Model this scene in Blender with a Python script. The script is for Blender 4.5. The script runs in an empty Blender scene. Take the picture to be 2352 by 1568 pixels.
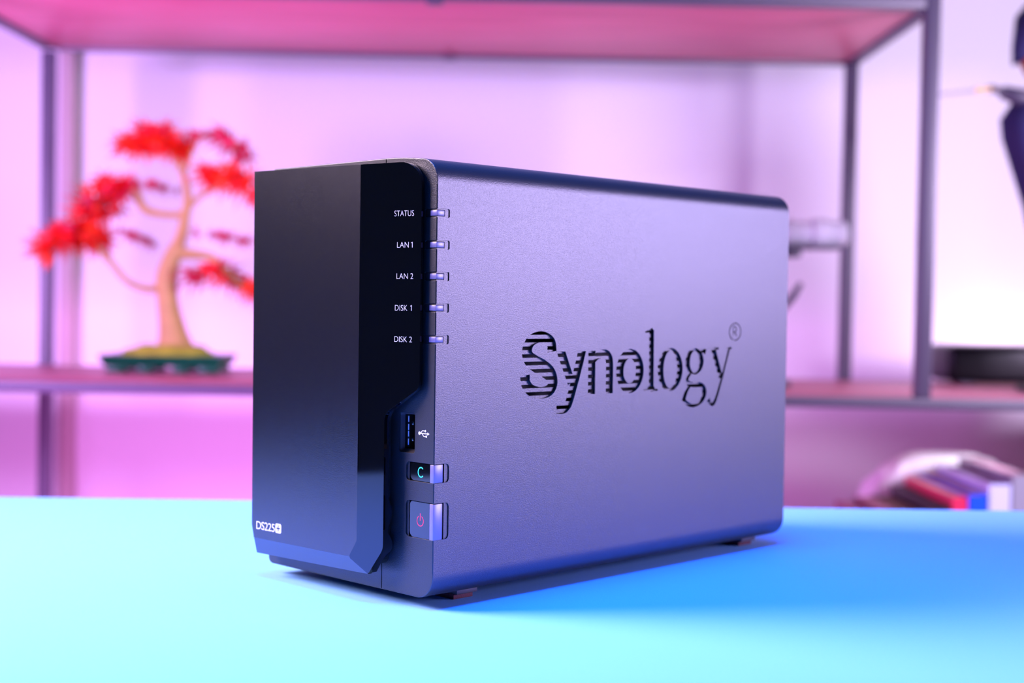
import bpy, bmesh, math, random
import numpy as np
from mathutils import Vector, Matrix, noise
from mathutils.geometry import tessellate_polygon

random.seed(7)
SC = bpy.context.scene
COL = SC.collection
mm = 0.001
TZ = 0.74                      # height of the table top above the floor

# ------------------------------------------------------------------ camera
FPX = 3264.0                   # focal length in pixels of the 2352 px wide frame
CAMZ = TZ + 0.11209
PITCH, ROLL = math.radians(-1.5743), math.radians(0.803)
fwd = Vector((0, math.cos(PITCH), math.sin(PITCH)))
rt0 = Vector((1, 0, 0))
up0 = rt0.cross(fwd)
RT = math.cos(ROLL) * rt0 + math.sin(ROLL) * up0
UP = -math.sin(ROLL) * rt0 + math.cos(ROLL) * up0
cam_d = bpy.data.cameras.new('camera')
cam = bpy.data.objects.new('camera', cam_d)
COL.objects.link(cam)
cam.matrix_world = Matrix(((RT.x, UP.x, -fwd.x, 0), (RT.y, UP.y, -fwd.y, 0), (RT.z, UP.z, -fwd.z, CAMZ), (0, 0, 0, 1)))
cam_d.sensor_width = 36.0
cam_d.lens = FPX / 2352 * 36
cam_d.clip_start = 0.01
cam_d.dof.use_dof = True
cam_d.dof.focus_distance = 0.525
cam_d.dof.aperture_fstop = 8.0
SC.camera = cam

def at(px, py, d):
    """room point at depth d seen at pixel px, py of the photograph"""
    v = fwd + RT * ((px - 1176) / FPX) - UP * ((py - 784) / FPX)
    return Vector((0, 0, CAMZ)) + v * (d / v.y)

# ------------------------------------------------------------------ world, lights, exposure
w = bpy.data.worlds.new('room_ambient')
SC.world = w
w.use_nodes = True
bg = w.node_tree.nodes['Background']
bg.inputs[0].default_value = (0.05, 0.20, 0.62, 1)
bg.inputs[1].default_value = 0.10
SC.view_settings.view_transform = 'Standard'
SC.view_settings.look = 'None'
SC.view_settings.gamma = 1.0
SC.view_settings.use_curve_mapping = False
SC.view_settings.exposure = 0.0

def area(name, loc, target, sx, sy, power, color, spread=180):
    l = bpy.data.lights.new(name, 'AREA')
    l.shape = 'RECTANGLE'; l.size = sx; l.size_y = sy
    l.energy = power; l.color = color; l.spread = math.radians(spread)
    o = bpy.data.objects.new(name, l)
    COL.objects.link(o)
    o.location = loc
    o.rotation_euler = (Vector(target) - Vector(loc)).to_track_quat('-Z', 'Y').to_euler()
    return o

area('key_softbox', (-1.15, 0.68, TZ + 0.80), (0.0, 0.6, TZ), 0.75, 0.75, 8.2, (1.0, 0.75, 0.96), 55)
area('added_blue_fill', (-0.05, 0.50, TZ + 1.5), (-0.05, 0.55, TZ), 0.5, 0.5, 6.2, (0.0, 0.16, 1.0), 40)  # added overhead blue fill that deepens the table's blue and its reflections
area('side_softbox', (1.30, 0.54, TZ + 0.27), (0.0, 0.56, TZ + 0.12), 0.75, 0.34, 2.9, (0.60, 0.48, 1.0), 60)
area('wall_lamp_right', (1.00, 0.75, TZ + 0.30), (0.25, 1.85, TZ + 0.20), 0.35, 0.25, 8.2, (0.82, 0.68, 1.0), 110)
area('wall_lamp_left', (-0.95, 0.80, TZ + 0.28), (-0.30, 1.85, TZ + 0.20), 0.35, 0.25, 8.6, (0.68, 0.35, 1.0), 110)
area('under_shelf_pink_lamp', (-0.30, 1.10, TZ - 0.30), (-0.40, 1.85, TZ - 0.02), 0.5, 0.2, 7.5, (0.90, 0.26, 1.0))
area('book_lamp', (0.60, 1.44, TZ - 0.005), (0.43, 1.62, TZ - 0.17), 0.10, 0.05, 0.30, (0.82, 0.78, 1.0), 75)

# ------------------------------------------------------------------ materials
def mat(name, col, rough=0.5, metal=0.0, ior=1.5, bump=0.0, scale=1000.0, detail=2.0, coat=0.0,
        vary=0.0, vscale=40.0, emit=None, trans=0.0, sheen=0.0, speck=0.0):
    m = bpy.data.materials.new(name)
    m.use_nodes = True
    nt = m.node_tree
    b = nt.nodes['Principled BSDF']
    b.inputs['Base Color'].default_value = (*col, 1)
    b.inputs['Roughness'].default_value = rough
    b.inputs['Metallic'].default_value = metal
    b.inputs['IOR'].default_value = ior
    b.inputs['Coat Weight'].default_value = coat
    b.inputs['Transmission Weight'].default_value = trans
    b.inputs['Sheen Weight'].default_value = sheen
    tc = nt.nodes.new('ShaderNodeTexCoord')
    if bump:
        n = nt.nodes.new('ShaderNodeTexNoise')
        n.inputs['Scale'].default_value = scale
        n.inputs['Detail'].default_value = detail
        nt.links.new(tc.outputs['Object'], n.inputs['Vector'])
        bp = nt.nodes.new('ShaderNodeBump')
        bp.inputs['Strength'].default_value = 1.0
        bp.inputs['Distance'].default_value = bump
        nt.links.new(n.outputs['Fac'], bp.inputs['Height'])
        nt.links.new(bp.outputs['Normal'], b.inputs['Normal'])
    if vary or speck:
        n2 = nt.nodes.new('ShaderNodeTexNoise')
        n2.inputs['Scale'].default_value = vscale
        n2.inputs['Detail'].default_value = 3
        nt.links.new(tc.outputs['Object'], n2.inputs['Vector'])
        mx = nt.nodes.new('ShaderNodeMix'); mx.data_type = 'RGBA'
        k = vary or speck
        mx.inputs[6].default_value = (*[max(0, c * (1 - k)) for c in col], 1)
        mx.inputs[7].default_value = (*[min(1, c * (1 + k)) for c in col], 1)
        if speck:
            mr = nt.nodes.new('ShaderNodeMapRange')
            mr.inputs[1].default_value = 0.5; mr.inputs[2].default_value = 0.75
            nt.links.new(n2.outputs['Fac'], mr.inputs[0])
            nt.links.new(mr.outputs[0], mx.inputs[0])
        else:
            nt.links.new(n2.outputs['Fac'], mx.inputs[0])
        nt.links.new(mx.outputs[2], b.inputs['Base Color'])
    if emit:
        b.inputs['Emission Color'].default_value = (*emit[:3], 1)
        b.inputs['Emission Strength'].default_value = emit[3]
    return m

def wood(name, c1, c2, rough=0.5):
    m = bpy.data.materials.new(name); m.use_nodes = True
    nt = m.node_tree; b = nt.nodes['Principled BSDF']
    tc = nt.nodes.new('ShaderNodeTexCoord'); mp = nt.nodes.new('ShaderNodeMapping')
    mp.inputs['Scale'].default_value = (3, 40, 40)
    n = nt.nodes.new('ShaderNodeTexNoise'); n.inputs['Scale'].default_value = 2.0; n.inputs['Detail'].default_value = 5
    r = nt.nodes.new('ShaderNodeValToRGB')
    r.color_ramp.elements[0].color = (*c1, 1); r.color_ramp.elements[1].color = (*c2, 1)
    r.color_ramp.elements[0].position = 0.35; r.color_ramp.elements[1].position = 0.68
    nt.links.new(tc.outputs['Object'], mp.inputs[0]); nt.links.new(mp.outputs[0], n.inputs['Vector'])
    nt.links.new(n.outputs['Fac'], r.inputs[0]); nt.links.new(r.outputs[0], b.inputs['Base Color'])
    b.inputs['Roughness'].default_value = rough
    return m

M = dict(
    table=mat('matt_blue_table', (0.21, 0.52, 0.98), 0.75, bump=0.00006, scale=1500, vary=0.04, vscale=900),
    shell=mat('grained_charcoal_plastic', (0.022, 0.020, 0.025), 0.36, ior=1.75, bump=0.00007, scale=3200, detail=1.5),
    bezel=mat('grained_black_plastic', (0.020, 0.022, 0.026), 0.33, ior=1.5, bump=0.00008, scale=3200, detail=1.5),
    door=mat('fine_black_plastic', (0.007, 0.007, 0.010), 0.21, ior=1.68, bump=0.000032, scale=5600, detail=2),
    chamfer=mat('smooth_black_plastic', (0.004, 0.006, 0.010), 0.28, ior=1.9),
    gloss=mat('gloss_black_plastic', (0.002, 0.002, 0.003), 0.045, ior=1.68),
    dark=mat('black_inner_plastic', (0.004, 0.004, 0.005), 0.6),
    recess=mat('recess_plastic', (0.055, 0.050, 0.060), 0.45, ior=1.5),
    lens=mat('milky_lens', (0.15, 0.135, 0.29), 0.36, ior=1.9),
    ink=mat('white_ink', (0.82, 0.80, 0.88), 0.5),
    red_ink=mat('red_ink', (0.62, 0.03, 0.10), 0.5),
    glow_ink=mat('glowing_green_ink', (0.03, 0.75, 0.55), 0.5, emit=(0.02, 0.7, 0.5, 0.35)),  # printed mark with a faint glow added to its colour
    rubber=mat('red_brown_rubber', (0.10, 0.02, 0.035), 0.8, bump=0.0002, scale=2500),
    metal=mat('bright_contact_metal', (0.8, 0.78, 0.82), 0.25, metal=1.0),
    frame=mat('dark_grey_painted_steel', (0.075, 0.060, 0.10), 0.45),
    board=wood('brown_wood_board', (0.46, 0.10, 0.16), (0.60, 0.15, 0.23), 0.45),
    wall=mat('white_wall_paint', (0.78, 0.76, 0.78), 0.85, bump=0.0004, scale=120),
    floor=wood('floor_wood', (0.10, 0.07, 0.06), (0.16, 0.11, 0.09), 0.6),
    wall_strip=mat('beige_strip', (0.46, 0.35, 0.34), 0.6),
    green=mat('dark_green_plastic', (0.0, 0.11, 0.05), 0.4, vary=0.2),
    moss=mat('yellow_green_moss', (0.42, 0.48, 0.03), 0.8, vary=0.6, vscale=60, bump=0.002, scale=300),
    bark=mat('tan_bark', (0.60, 0.40, 0.13), 0.7, vary=0.25, vscale=60, bump=0.001, scale=150),
    leaf=mat('red_leaf', (0.95, 0.002, 0.003), 0.5),
    leaf2=mat('crimson_leaf', (0.60, 0.004, 0.06), 0.5),
    leaf3=mat('orange_red_leaf', (0.98, 0.06, 0.002), 0.5),
    silver=mat('light_grey_plastic', (0.42, 0.40, 0.46), 0.4, vary=0.3, vscale=60),
    dgrey=mat('dark_grey_plastic', (0.05, 0.04, 0.07), 0.5),
    black=mat('satin_black_plastic', (0.006, 0.005, 0.008), 0.35, ior=1.3),
    cloth_blue=mat('navy_cloth', (0.012, 0.012, 0.07), 0.75, vary=0.5, vscale=30),
    skin=mat('orange_brown_face', (0.42, 0.08, 0.02), 0.6),
    gold=mat('gold_paint', (0.8, 0.5, 0.1), 0.4),
    paper=mat('matt_white', (0.85, 0.83, 0.86), 0.8, vary=0.08),
)

# ------------------------------------------------------------------ helpers
def link(name, me, m, parent=None, smooth=None, **props):
    o = bpy.data.objects.new(name, me)
    COL.objects.link(o)
    if m is not None and not me.materials:
        me.materials.append(m)
    if smooth is not None:
        me.polygons.foreach_set('use_smooth', [True] * len(me.polygons))
        if smooth < 180:
            me.set_sharp_from_angle(angle=math.radians(smooth))
    if parent:
        o.parent = parent
    for k, v in props.items():
        o[k] = v
    return o

def thing(name, label, cat, loc=(0, 0, 0), rot=(0, 0, 0), group=None):
    o = bpy.data.objects.new(name, None)
    COL.objects.link(o)
    o.empty_display_size = 0.02
    o.location = loc; o.rotation_euler = rot
    o['label'] = label; o['category'] = cat
    if group: o['group'] = group
    return o

def bm_mesh(name, bm):
    bmesh.ops.recalc_face_normals(bm, faces=bm.faces)
    me = bpy.data.meshes.new(name); bm.to_mesh(me); bm.free()
    return me

def add_box(bm, x0, x1, y0, y1, z0, z1, bev=0.0, seg=2, axis=None):
    r = bmesh.ops.create_cube(bm, size=1.0)
    vs = r['verts']
    for v in vs:
        v.co = Vector((x0 + (v.co.x + .5) * (x1 - x0), y0 + (v.co.y + .5) * (y1 - y0), z0 + (v.co.z + .5) * (z1 - z0)))
    if bev:
        es = set(e for v in vs for e in v.link_edges)
        if axis is not None:
            es = [e for e in es if abs((e.verts[0].co - e.verts[1].co).normalized()[axis]) > .9]
        bmesh.ops.bevel(bm, geom=list(es), offset=bev, segments=seg, profile=0.5, affect='EDGES')

def boxo(name, x0, x1, y0, y1, z0, z1, m, parent=None, bev=0.0, seg=2, axis=None, s=1.0, smooth=None, **props):
    bm = bmesh.new()
    add_box(bm, x0 * s, x1 * s, y0 * s, y1 * s, z0 * s, z1 * s, bev * s, seg, axis)
    return link(name, bm_mesh(name, bm), m, parent, smooth if smooth is not None else (35 if bev else None), **props)

def tube(bm, pts, rad, n=10, cap=True, sx=1.0):
    """tapering tube through pts"""
    pts = [Vector(p) for p in pts]
    rings = []
    nrm = None
    for i, p in enumerate(pts):
        t = (pts[min(i + 1, len(pts) - 1)] - pts[max(i - 1, 0)]).normalized()
        if nrm is None:
            a = Vector((0, 1, 0)) if abs(t.y) < .9 else Vector((1, 0, 0))
            nrm = (a - t * a.dot(t)).normalized()
        else:
            nrm = (nrm - t * nrm.dot(t)).normalized()
        b = t.cross(nrm)
        r = rad[i] if isinstance(rad, (list, tuple)) else rad
        rings.append([bm.verts.new(p + (nrm * math.cos(2 * math.pi * k / n) * sx + b * math.sin(2 * math.pi * k / n)) * r) for k in range(n)])
    for a, b in zip(rings, rings[1:]):
        for k in range(n):
            bm.faces.new((a[k], a[(k + 1) % n], b[(k + 1) % n], b[k]))
    if cap:
        bm.faces.new(rings[0][::-1]); bm.faces.new(rings[-1])

def crom(pts, n=8, vals=None):
    """Catmull-Rom through points (any dimension as tuples)"""
    P = [np.array(p, float) for p in pts]
    P = [2 * P[0] - P[1]] + P + [2 * P[-1] - P[-2]]
    out = []
    for i in range(1, len(P) - 2):
        p0, p1, p2, p3 = P[i - 1:i + 3]
        for k in range(n):
            t = k / n
            out.append(.5 * (2 * p1 + (p2 - p0) * t + (2 * p0 - 5 * p1 + 4 * p2 - p3) * t * t + (3 * p1 - p0 - 3 * p2 + p3) * t ** 3))
    out.append(P[-2])
    return out

def round_poly(pts, radii, n=6):
    """polygon with rounded corners"""
    out = []
    N = len(pts)
    for i in range(N):
        p = Vector(pts[i]); a = Vector(pts[i - 1]); b = Vector(pts[(i + 1) % N])
        r = radii[i] if isinstance(radii, (list, tuple)) else radii
        if r <= 0:
            out.append((p.x, p.y)); continue
        u = (a - p).normalized(); v = (b - p).normalized()
        ang = u.angle(v)
        if ang > math.pi - .01:
            out.append((p.x, p.y)); continue
        d = min(r / math.tan(ang / 2), (a - p).length * .499, (b - p).length * .499)
        rr = d * math.tan(ang / 2)
        c = p + (u + v).normalized() * (rr / math.sin(ang / 2))
        s = p + u * d; e = p + v * d
        a0 = math.atan2(s.y - c.y, s.x - c.x); a1 = math.atan2(e.y - c.y, e.x - c.x)
        da = (a1 - a0 + math.pi) % (2 * math.pi) - math.pi
        for k in range(n + 1):
            t = a0 + da * k / n
            out.append((c.x + rr * math.cos(t), c.y + rr * math.sin(t)))
    return out

def plate(name, loops, fmap, m, parent=None, islands=(), smooth=None, back=False, **props):
    """flat plate: loops[0] outline, the rest holes; fmap(a, b, side) -> 3-D point, side 0 front, 1 rear"""
    verts, faces = [], []
    def add(lps, walls=True):
        base = len(verts); flat = [p for l in lps for p in l]; n = len(flat)
        for p in flat: verts.append(fmap(p[0], p[1], 0))
        for p in flat: verts.append(fmap(p[0], p[1], 1))
        for t in tessellate_polygon([[Vector((p[0], p[1], 0)) for p in l] for l in lps]):
            faces.append([base + i for i in t])
            if back: faces.append([base + n + i for i in t][::-1])
        k = base
        for l in lps:
            L = len(l)
            for i in range(L):
                j = (i + 1) % L
                faces.append((k + i, k + j, k + n + j, k + n + i))
            k += L
    add(loops)
    for isl in islands: add(isl)
    bm = bmesh.new()
    vs = [bm.verts.new(v) for v in verts]
    for f in faces:
        if len(set(f)) == len(f):
            try: bm.faces.new([vs[i] for i in f])
            except ValueError: pass
    bmesh.ops.recalc_face_normals(bm, faces=bm.faces)
    me = bpy.data.meshes.new(name); bm.to_mesh(me); bm.free()
    return link(name, me, m, parent, smooth, **props)

def round_edges(o, width, seg=3, ang=50):
    md = o.modifiers.new('bevel', 'BEVEL'); md.width = width; md.segments = seg
    md.limit_method = 'ANGLE'; md.angle_limit = math.radians(ang)
    md.harden_normals = False
    return o

# --- letter shapes: variable-width strokes -> distance field -> smooth outlines
def quad_sd(X, Y, q):
    d = None
    cx = sum(p[0] for p in q) / 4; cy = sum(p[1] for p in q) / 4
    inside = np.ones_like(X, bool)
    for i in range(4):
        ax, ay = q[i]; bx, by = q[(i + 1) % 4]
        ex, ey = bx - ax, by - ay
        l2 = ex * ex + ey * ey
        if l2 < 1e-12: continue
        t = np.clip(((X - ax) * ex + (Y - ay) * ey) / l2, 0, 1)
        dd = np.hypot(X - ax - t * ex, Y - ay - t * ey)
        d = dd if d is None else np.minimum(d, dd)
        s = (X - ax) * ey - (Y - ay) * ex
        sc = (cx - ax) * ey - (cy - ay) * ex
        inside &= (s * sc >= 0)
    return np.where(inside, -d, d)

def stroke_field(X, Y, F, pts, ws, n=8, caps=False):
    P = crom([(*p, w_) for p, w_ in zip(pts, ws)], n) if len(pts) > 2 else [np.array((*p, w_), float) for p, w_ in zip(pts, ws)]
    L = []
    for i, p in enumerate(P):
        t = P[min(i + 1, len(P) - 1)][:2] - P[max(i - 1, 0)][:2]
        t = t / (np.hypot(*t) + 1e-9)
        nn = np.array((-t[1], t[0])) * p[2] / 2
        L.append((p[:2] + nn, p[:2] - nn))
    ends = (P[0], P[-1])
    for i in range(len(P) - 1):
        q = [L[i][0], L[i + 1][0], L[i + 1][1], L[i][1]]
        F[:] = np.minimum(F, quad_sd(X, Y, q))
        if caps or (i > 0 and all(math.hypot(P[i][0] - e[0], P[i][1] - e[1]) > P[i][2] / 2 for e in ends)):
            F[:] = np.minimum(F, np.hypot(X - P[i][0], Y - P[i][1]) - P[i][2] / 2)
    if caps:
        F[:] = np.minimum(F, np.hypot(X - P[-1][0], Y - P[-1][1]) - P[-1][2] / 2)

def ell(X, Y, cy, cz, ry, rz):
    k = np.hypot((X - cy) / ry, (Y - cz) / rz)
    return (k - 1) * min(ry, rz)

def contours(F, x0, y0, h, tol):
    ny, nx = F.shape
    segs = {}
    ins = F < 0
    def ip(i, j, k, l):
        a, b = F[j, i], F[l, k]
        t = a / (a - b)
        return (x0 + (i + t * (k - i)) * h, y0 + (j + t * (l - j)) * h)
    code = ins[:-1, :-1] * 1 + ins[:-1, 1:] * 2 + ins[1:, 1:] * 4 + ins[1:, :-1] * 8
    T = {1: [(3, 0)], 2: [(0, 1)], 3: [(3, 1)], 4: [(1, 2)], 5: [(3, 0), (1, 2)], 6: [(0, 2)], 7: [(3, 2)],
         8: [(2, 3)], 9: [(2, 0)], 10: [(0, 1), (2, 3)], 11: [(2, 1)], 12: [(1, 3)], 13: [(1, 0)], 14: [(0, 3)]}
    pos = {}
    def ek(i, j, e):
        return ((i, j, 'h'), (i + 1, j, 'v'), (i, j + 1, 'h'), (i, j, 'v'))[e]
    for j, i in zip(*np.nonzero((code > 0) & (code < 15))):
        for a, b in T[int(code[j, i])]:
            ka, kb = ek(i, j, a), ek(i, j, b)
            segs[ka] = kb
            for k_ in (ka, kb):
                if k_ not in pos:
                    pos[k_] = ip(k_[0], k_[1], k_[0] + 1, k_[1]) if k_[2] == 'h' else ip(k_[0], k_[1], k_[0], k_[1] + 1)
    out = []
    while segs:
        s, e = segs.popitem()
        loop = [s]
        while e != s and e in segs:
            loop.append(e); e = segs.pop(e)
        pts = [pos[k_] for k_ in loop]
        if len(pts) > 8: out.append(simplify(pts, tol))
    return out

def simplify(pts, tol):
    P = np.array(pts)
    n = len(P)
    keep = np.zeros(n, bool)
    far = int(np.argmax(np.hypot(*(P - P[0]).T)))
    keep[0] = keep[far] = True
    st = [(0, far), (far, n)]
    while st:
        a, b = st.pop()
        if b - a < 2: continue
        A = P[a]; B = P[b % n]
        d = B - A; l = np.hypot(*d) + 1e-12
        q = P[a + 1:b]
        dist = np.abs((q[:, 0] - A[0]) * d[1] - (q[:, 1] - A[1]) * d[0]) / l
        k = int(np.argmax(dist))
        if dist[k] > tol:
            keep[a + 1 + k] = True
            st += [(a, a + 1 + k), (a + 1 + k, b)]
    return [tuple(p) for p in P[keep]]

def area2(l):
    return sum(l[i - 1][0] * l[i][1] - l[i][0] * l[i - 1][1] for i in range(len(l))) / 2

def in_poly(p, l):
    c = False
    for i in range(len(l)):
        (x1, y1), (x2, y2) = l[i - 1], l[i]
        if (y1 > p[1]) != (y2 > p[1]) and p[0] < (x2 - x1) * (p[1] - y1) / (y2 - y1) + x1: c = not c
    return c

def shape_plates(strokes, box, h, tol, extra=None, caps=False, n=8):
    """outlines of a drawn sign -> (outer loops, inner loops)"""
    x0, x1, y0, y1 = box
    xs = np.arange(x0, x1, h); ys = np.arange(y0, y1, h)
    X, Y = np.meshgrid(xs, ys)
    F = np.full_like(X, 9.0)
    for pts, ws in strokes: stroke_field(X, Y, F, pts, ws, n, caps)
    if extra: F = extra(X, Y, F)
    cs = contours(F, x0, y0, h, tol)
    outer, inner = [], []
    for c in cs:
        dep = sum(in_poly(c[0], o) for o in cs if o is not c)
        (outer if dep % 2 == 0 else inner).append(c)
    return outer, inner

def flat_sign(name, strokes, box, h, fmap, m, parent, extra=None, caps=False, tol=0.01):
    outer, inner = shape_plates(strokes, box, h, tol, extra, caps)
    verts, faces = [], []
    for o in outer:
        lps = [o] + [i for i in inner if in_poly(i[0], o)]
        base = len(verts)
        for l in lps:
            for p in l: verts.append(fmap(*p))
        for t in tessellate_polygon([[Vector((p[0], p[1], 0)) for p in l] for l in lps]):
            faces.append([base + i for i in t])
    me = bpy.data.meshes.new(name)
    me.from_pydata(verts, [], faces)
    bm = bmesh.new(); bm.from_mesh(me)
    bmesh.ops.recalc_face_normals(bm, faces=bm.faces); bm.to_mesh(me); bm.free()
    return link(name, me, m, parent)

def lettering(name, text, fmap, x0, x1, z0, z1, m, parent, spacing=1.0, weight=0.0):
    """text fitted to the box x0..x1, z0..z1 (mm), mapped by fmap(x, z)"""
    cu = bpy.data.curves.new('t', 'FONT')
    cu.body = text; cu.size = 1.0; cu.space_character = spacing; cu.resolution_u = 6
    cu.offset = weight
    o = bpy.data.objects.new('t', cu); COL.objects.link(o)
    bpy.context.view_layer.update()
    me = bpy.data.meshes.new_from_object(o.evaluated_get(bpy.context.evaluated_depsgraph_get()))
    bpy.data.objects.remove(o); bpy.data.curves.remove(cu)
    xs = [v.co.x for v in me.vertices]; ys = [v.co.y for v in me.vertices]
    ax, bx, ay, by = min(xs), max(xs), min(ys), max(ys)
    for v in me.vertices:
        v.co = Vector(fmap(x0 + (v.co.x - ax) / (bx - ax) * (x1 - x0), z0 + (v.co.y - ay) / (by - ay) * (z1 - z0)))
    me.materials.clear(); me.name = name
    return link(name, me, m, parent)

# ------------------------------------------------------------------ setting: wall, floor, trim, table
WALL_Y = 1.85
wall = boxo('wall_back', -2.6, 2.6, WALL_Y, WALL_Y + 0.1, 0, 2.6, M['wall'], kind='structure')
floor = boxo('floor', -2.6, 2.6, -1.2, WALL_Y, -0.1, 0, M['floor'], kind='structure')
bb = boxo('baseboard_back', -2.6, 2.6, WALL_Y - 0.014, WALL_Y, 0, 0.09, M['wall'], bev=0.004, kind='structure')
p0 = at(152, 500, WALL_Y - 0.02)
wall_strip = boxo('wall_strip_1', p0.x - 0.0095, p0.x + 0.0095, WALL_Y - 0.022, WALL_Y, 0.0, 2.4, M['wall_strip'], bev=0.004, kind='structure')  # narrow beige upright strip against the wall

table = thing('work_table', 'wide matt sky blue table top carrying the black storage box', 'table', (0, 0, 0))
bm = bmesh.new()
add_box(bm, -0.42, 0.62, 0.345, 0.790, TZ - 0.022, TZ, 0.0015, 2)
link('table_top', bm_mesh('table_top', bm), M['table'], table, 35)
for lx in (-0.38, 0.58):
    for ly in (0.385, 0.75):
        boxo('leg', lx - 0.02, lx + 0.02, ly - 0.02, ly + 0.02, 0, TZ - 0.022, M['dgrey'], table, bev=0.003)

# ------------------------------------------------------------------ shelving unit (tilted a hair, as the photo shows)
TILT = math.radians(0.29)
SH_F, SH_R = 1.35, 1.667
def horizon(px): return 694 + 0.0092 * (px - 1176)
SH0 = Vector((0, 0, CAMZ))
def shelf_z(px, py, d): return -(py - horizon(px)) * d / FPX      # height relative to the lens, in the unit's tilted frame
SMAT = Matrix.Translation(SH0) @ Matrix.Rotation(-TILT * -1, 4, 'Y')
def S(x, y, z): return SMAT @ Vector((x, y, z))
unit = thing('shelving_unit', 'open shelving unit of dark steel tubes and brown wooden boards against the wall', 'shelf')
unit.matrix_world = SMAT
ZL, ZU = -0.0835, 0.2835
XL, XR = -0.546, 0.3905
HW = 0.0072
FLOORZ = -CAMZ
def part_box(name, x0, x1, y0, y1, z0, z1, m=None, bev=0.001):
    return boxo(name, x0, x1, y0, y1, z0, z1, m or M['frame'], unit, bev=bev)
for x in (-1.02, 1.02):                                   # outer posts, floor to upper level
    for y in (SH_F, SH_R):
        part_box('post', x - HW, x + HW, y - HW, y + HW, FLOORZ + 0.006, ZL + 0.02)
part_box('post', XL - HW, XL + HW, SH_R - HW, SH_R + HW, FLOORZ + 0.006, ZU - 0.001)
for x, y in ((XR, SH_F), (XR, SH_R), (XL, SH_F)):
    part_box('post', x - HW, x + HW, y - HW, y + HW, ZL + 0.0002, ZU + 0.04)
# lower level
part_box('rail', -1.011, 1.011, SH_F - HW, SH_F + HW, ZL - 0.0105, ZL - 0.0002)
part_box('rail', -1.011, 1.011, SH_R - HW, SH_R + HW, ZL - 0.0105, ZL - 0.0002)
part_box('board', -1.01, 1.01, SH_F + HW, SH_R - HW, ZL - 0.0105, ZL, M['board'])
# upper level
part_box('rail', XL + HW, XR - HW, SH_F - HW, SH_F + HW, ZU, ZU + 0.016)
part_box('rail', XL + HW, XR - HW, SH_R - HW, SH_R + HW, ZU, ZU + 0.014)
for x in (XL, XR):
    part_box('side_rail', x - HW, x + HW, SH_F + HW, SH_R - HW, ZU, ZU + 0.014)
part_box('board', XL + HW, XR - HW, SH_F + HW, SH_R - HW, ZU + 0.003, ZU + 0.016, M['board'])
bx = (985 - 1176) * SH_F / FPX
part_box('bracket', bx - 0.008, bx + 0.008, SH_F - 0.006, SH_F + 0.012, ZU - 0.003, ZU + 0.001)
bx = (1022 - 1176) * SH_R / FPX
part_box('bracket', bx - 0.008, bx + 0.008, SH_R - 0.012, SH_R + 0.006, ZU - 0.002, ZU + 0.001)
# bottom level that carries the books
ZB = -0.36
for x in (0.05, 1.02):
    for y in (SH_F, SH_R):
        if x < 1: part_box('post', x - HW, x + HW, y - HW, y + HW, FLOORZ + 0.008, ZB - 0.012)
part_box('board', 0.02, 1.01, SH_F - 0.005, SH_R + 0.01, ZB - 0.012, ZB, M['board'])

# ------------------------------------------------------------------ network storage box
DX, DY = 0, 0
ca, sa = math.cos(math.radians(-44.888)), math.sin(math.radians(-44.888))
o_dev = Vector((-0.48028 * 0.70849 + 0.34217 * 0.70572, 0.48028 * 0.70572 + 0.34217 * 0.70849, TZ))
nas = thing('network_storage_box', 'black two-bay network storage box with glossy status strip standing on the blue table', 'storage device',
            o_dev, (0, 0, math.radians(-44.888)))
W, D, H, Z0 = 100.68, 222.0, 165.0, 4.0
R8 = 8.5
def mmv(x, y, z): return Vector((x * mm, y * mm, z * mm))
# cross-section (x, z) clockwise from lower end of the right flat side, going down round to its upper end
SZ0, SZ1 = Z0 + R8 + 1.2, 154.0
def arc(cx, cz, r, a0, a1, n):
    return [(cx + r * math.cos(math.radians(a0 + (a1 - a0) * k / n)), cz + r * math.sin(math.radians(a0 + (a1 - a0) * k / n))) for k in range(n + 1)]
prof = [(W, SZ0)] + arc(W - R8, Z0 + R8, R8, 0, -90, 12) + arc(2.7, Z0 + 2.7, 2.7, -90, -180, 6) + arc(2.7, H - 2.7, 2.7, 180, 90, 6)
prof += [(72.3, H)] + [(72.3 + 19.9 * t, H - 1.22 * t ** 2.0) for t in (.25, .5, .75)] + \
        [(W - R8 + (R8) * math.cos(math.radians(a)), 155.3 + 8.48 * math.sin(math.radians(a))) for a in np.linspace(84, 0, 12)] + [(W, SZ1)]
def inset(prof, d):
    out = []
    n = len(prof)
    for i, p in enumerate(prof):
        a = Vector(prof[i - 1]) if i > 0 else Vector((W, 80)); b = Vector(prof[(i + 1)]) if i < n - 1 else Vector((W, 80))
        t = (b - a).normalized()
        nn = Vector((-t.y, t.x)) * -1          # clockwise path: interior on the right
        out.append((p[0] + nn.x * d, p[1] + nn.y * d))
    return out
CH = 0.28
NOTCH = [(143.85, 1.56, 6.2, 94.2, .55), (132.45, 1.62, 6.3, 94.25, .55), (121.1, 1.65, 6.3, 94.25, .55), (109.7, 1.65, 6.3, 94.2, .55), (98.3, 1.65, 6.4, 94.2, .55),
         (49.85, 3.45, 7.35, 85.5, 1.5), (32.45, 6.7, 7.45, 85.55, 1.7)]
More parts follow.
